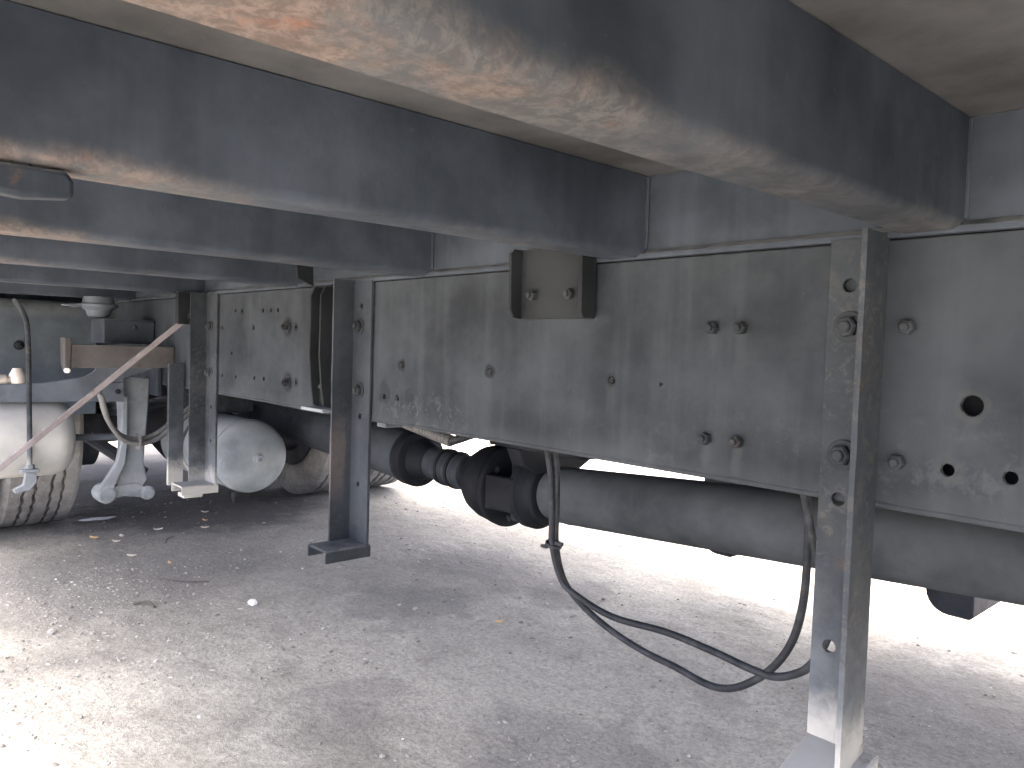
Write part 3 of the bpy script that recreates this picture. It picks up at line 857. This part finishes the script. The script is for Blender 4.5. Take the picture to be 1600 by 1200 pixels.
# ------------------------------------------------------------------ litter on the ground
def ico(r):
    t = (1 + 5 ** .5) / 2
    V = [(-1, t, 0), (1, t, 0), (-1, -t, 0), (1, -t, 0), (0, -1, t), (0, 1, t), (0, -1, -t), (0, 1, -t), (t, 0, -1), (t, 0, 1), (-t, 0, -1), (-t, 0, 1)]
    F = [(0, 11, 5), (0, 5, 1), (0, 1, 7), (0, 7, 10), (0, 10, 11), (1, 5, 9), (5, 11, 4), (11, 10, 2), (10, 7, 6), (7, 1, 8), (3, 9, 4), (3, 4, 2), (3, 2, 6), (3, 6, 8), (3, 8, 9), (4, 9, 5), (2, 4, 11), (6, 2, 10), (8, 6, 7), (9, 8, 1)]
    return [Vector(v).normalized() * r for v in V], F
IV, IF = ico(1)
def pebbles():
    V, F = [], []
    for _ in range(42000):
        u = random.random()
        x = random.uniform(-4.2, .3); y = random.uniform(-.85, 2.6)
        if random.random() < .6: x = random.uniform(-2.9, -.6); y = random.uniform(-.75, .95) if random.random() < .5 else random.uniform(-.6, .3)
        if noise.noise(Vector((x * 1.7, y * 1.7, 20))) + random.uniform(-.35, .5) < 0: continue
        s = .00095 * (1 - u) ** -.44
        s = min(s, .0065)
        R = Matrix.Rotation(random.uniform(0, 6.28), 3, 'Z')
        sc = Vector((random.uniform(.8, 1.5), random.uniform(.6, 1.0), random.uniform(.4, .75)))
        b = len(V); z = gz(x, y)
        for v in IV:
            q = R @ Vector((v.x * sc.x, v.y * sc.y, v.z * sc.z)) * s * random.uniform(.8, 1.15)
            V.append((x + q.x, y + q.y, z + q.z + s * .18))
        F += [(a + b, c + b, d + b) for a, c, d in IF]
    me = bpy.data.meshes.new('gravel'); me.from_pydata(V, [], F); me.materials.append(M_PEBBLE)
    o = bpy.data.objects.new('gravel', me); link(o, (0, 0, 0), None)
    tag(o, 'loose gravel and grit scattered over the packed dirt', None, None, 'stuff')
pebbles()

def leaf(x, y, L, mat, rz, label, name='dry_leaf', group=None):
    g = G()
    n = 7
    R = []
    for i in range(n):
        t = i / (n - 1)
        wv = L * .26 * math.sin(math.pi * min(1, t * .95 + .03)) ** .8 + .0006
        x_ = (t - .5) * L
        lift = .004 + .0045 * (2 * t - 1) ** 2
        R.append([(x_, -wv, lift + .003), (x_, 0, lift), (x_, wv, lift + .0035), (x_, wv, lift + .0042), (x_, 0, lift + .0008), (x_, -wv, lift + .0038)])
    g.rings(R)
    z = gz(x, y)
    bmesh.ops.rotate(g.b, verts=g.b.verts, cent=(0, 0, 0), matrix=Matrix.Rotation(rz, 3, 'Z'))
    bmesh.ops.translate(g.b, verts=g.b.verts, vec=(x, y, z + .001))
    o = g.done(name, mat, None, origin=(x, y, z))
    tag(o, label, 'leaf', group)
LG = 'dry leaves on the dirt'
leaf(-3.318, -.066, .040, M_LEAFY, .6, 'orange yellow dry leaf on the dirt just below the tyre', group=LG)
leaf(-3.29, .027, .030, M_LEAFP, .2, 'pale dry leaf, upper of two beside the orange leaf near the tyre', group=LG)
leaf(-3.20, -.016, .030, M_LEAFP, .9, 'yellowish dry leaf, lower of two beside the orange leaf near the tyre', group=LG)
leaf(-3.552, .451, .034, M_LEAFP, .9, 'pale dry leaf, farthest of three in a line below the air tank', group=LG)
leaf(-3.40, .396, .028, M_LEAFY, .5, 'brownish dry leaf, middle of three in a line below the air tank', group=LG)
leaf(-3.271, .349, .032, M_LEAFP, 1.1, 'white dry leaf, nearest of three in a line below the air tank', group=LG)
leaf(-3.32, .175, .036, M_LEAFP, 1.4, 'long pale dry leaf between the tyre and the three leaves in a line', group=LG)
leaf(-2.786, .05, .020, M_LEAFY, .3, 'small bright orange leaf scrap on the dirt below the far guard bracket', group=LG)
leaf(-1.652, .608, .024, M_LEAFY, 1.0, 'yellow dry leaf on the dirt below the cable tie', group=LG)
leaf(-2.95, -.03, .036, M_LEAFP, .8, 'thin tan dry leaf in the open dirt in front of the tyre', group=LG)

def stone(x, y, r, mat, label, seed):
    g = G()
    b2 = bmesh.ops.create_icosphere(g.b, subdivisions=2, radius=r)
    for v in g.b.verts:
        k = 1 + .35 * noise.noise(v.co / r * 1.2 + Vector((seed, 0, 0)))
        v.co = Vector((v.co.x * 1.25 * k, v.co.y * .95 * k, v.co.z * .7 * k))
    z = gz(x, y)
    bmesh.ops.translate(g.b, verts=g.b.verts, vec=(x, y, z + r * .4))
    o = g.done('stone', mat, None, smooth=True, angle=25, origin=(x, y, z))
    tag(o, label, 'stone')
stone(-2.243, .12, .014, M_STONE, 'white stone lying alone in the middle of the dirt', 3)
stone(-2.33, -.40, .012, M_PEBBLE, 'grey lump of stone in the bright dirt at the left edge', 8)

def twig(P, r, label):
    g = G(); g.tube([(x, y, gz(x, y) + r + dz) for x, y, dz in P], r, 6, 4)
    x, y = P[0][:2]
    o = g.done('twig', M_TWIG, None, origin=(x, y, gz(x, y)))
    tag(o, label, 'twig')
twig([(-2.42, -.17, .001), (-2.40, -.14, .006), (-2.37, -.125, .001)], .004, 'short curved dark twig on the dirt left of the white stone')
twig([(-3.10, .135, .001), (-3.12, .15, .01), (-3.09, .16, .025)], .003, 'tiny dark twig sticking up near the long pale leaf')
twig([(-2.62, -.02, 0), (-2.55, .03, .002), (-2.52, .09, 0)], .0022, 'thin straight twig lying behind the curved twig')
twig([(-1.35, -.42, .0), (-1.28, -.40, .004), (-1.25, -.36, .0)], .0022, 'thin twig in the bright dirt at the lower left corner')

# wet oily patch beside the tyre
g = G()
vs = []
for i in range(30):
    a = 2 * math.pi * i / 30
    k = 1 + .35 * noise.noise(Vector((math.cos(a) * 1.5, math.sin(a) * 1.5, 2)))
    vs.append(g.b.verts.new((-3.64 + .03 * k * math.cos(a), .02 + .07 * k * math.sin(a), .0055)))
g.b.faces.new(vs)
o = g.done('puddle', M_PUDDLE, None)
struct(o)['label'] = 'thin shiny wet patch on the dirt beside the tyre'
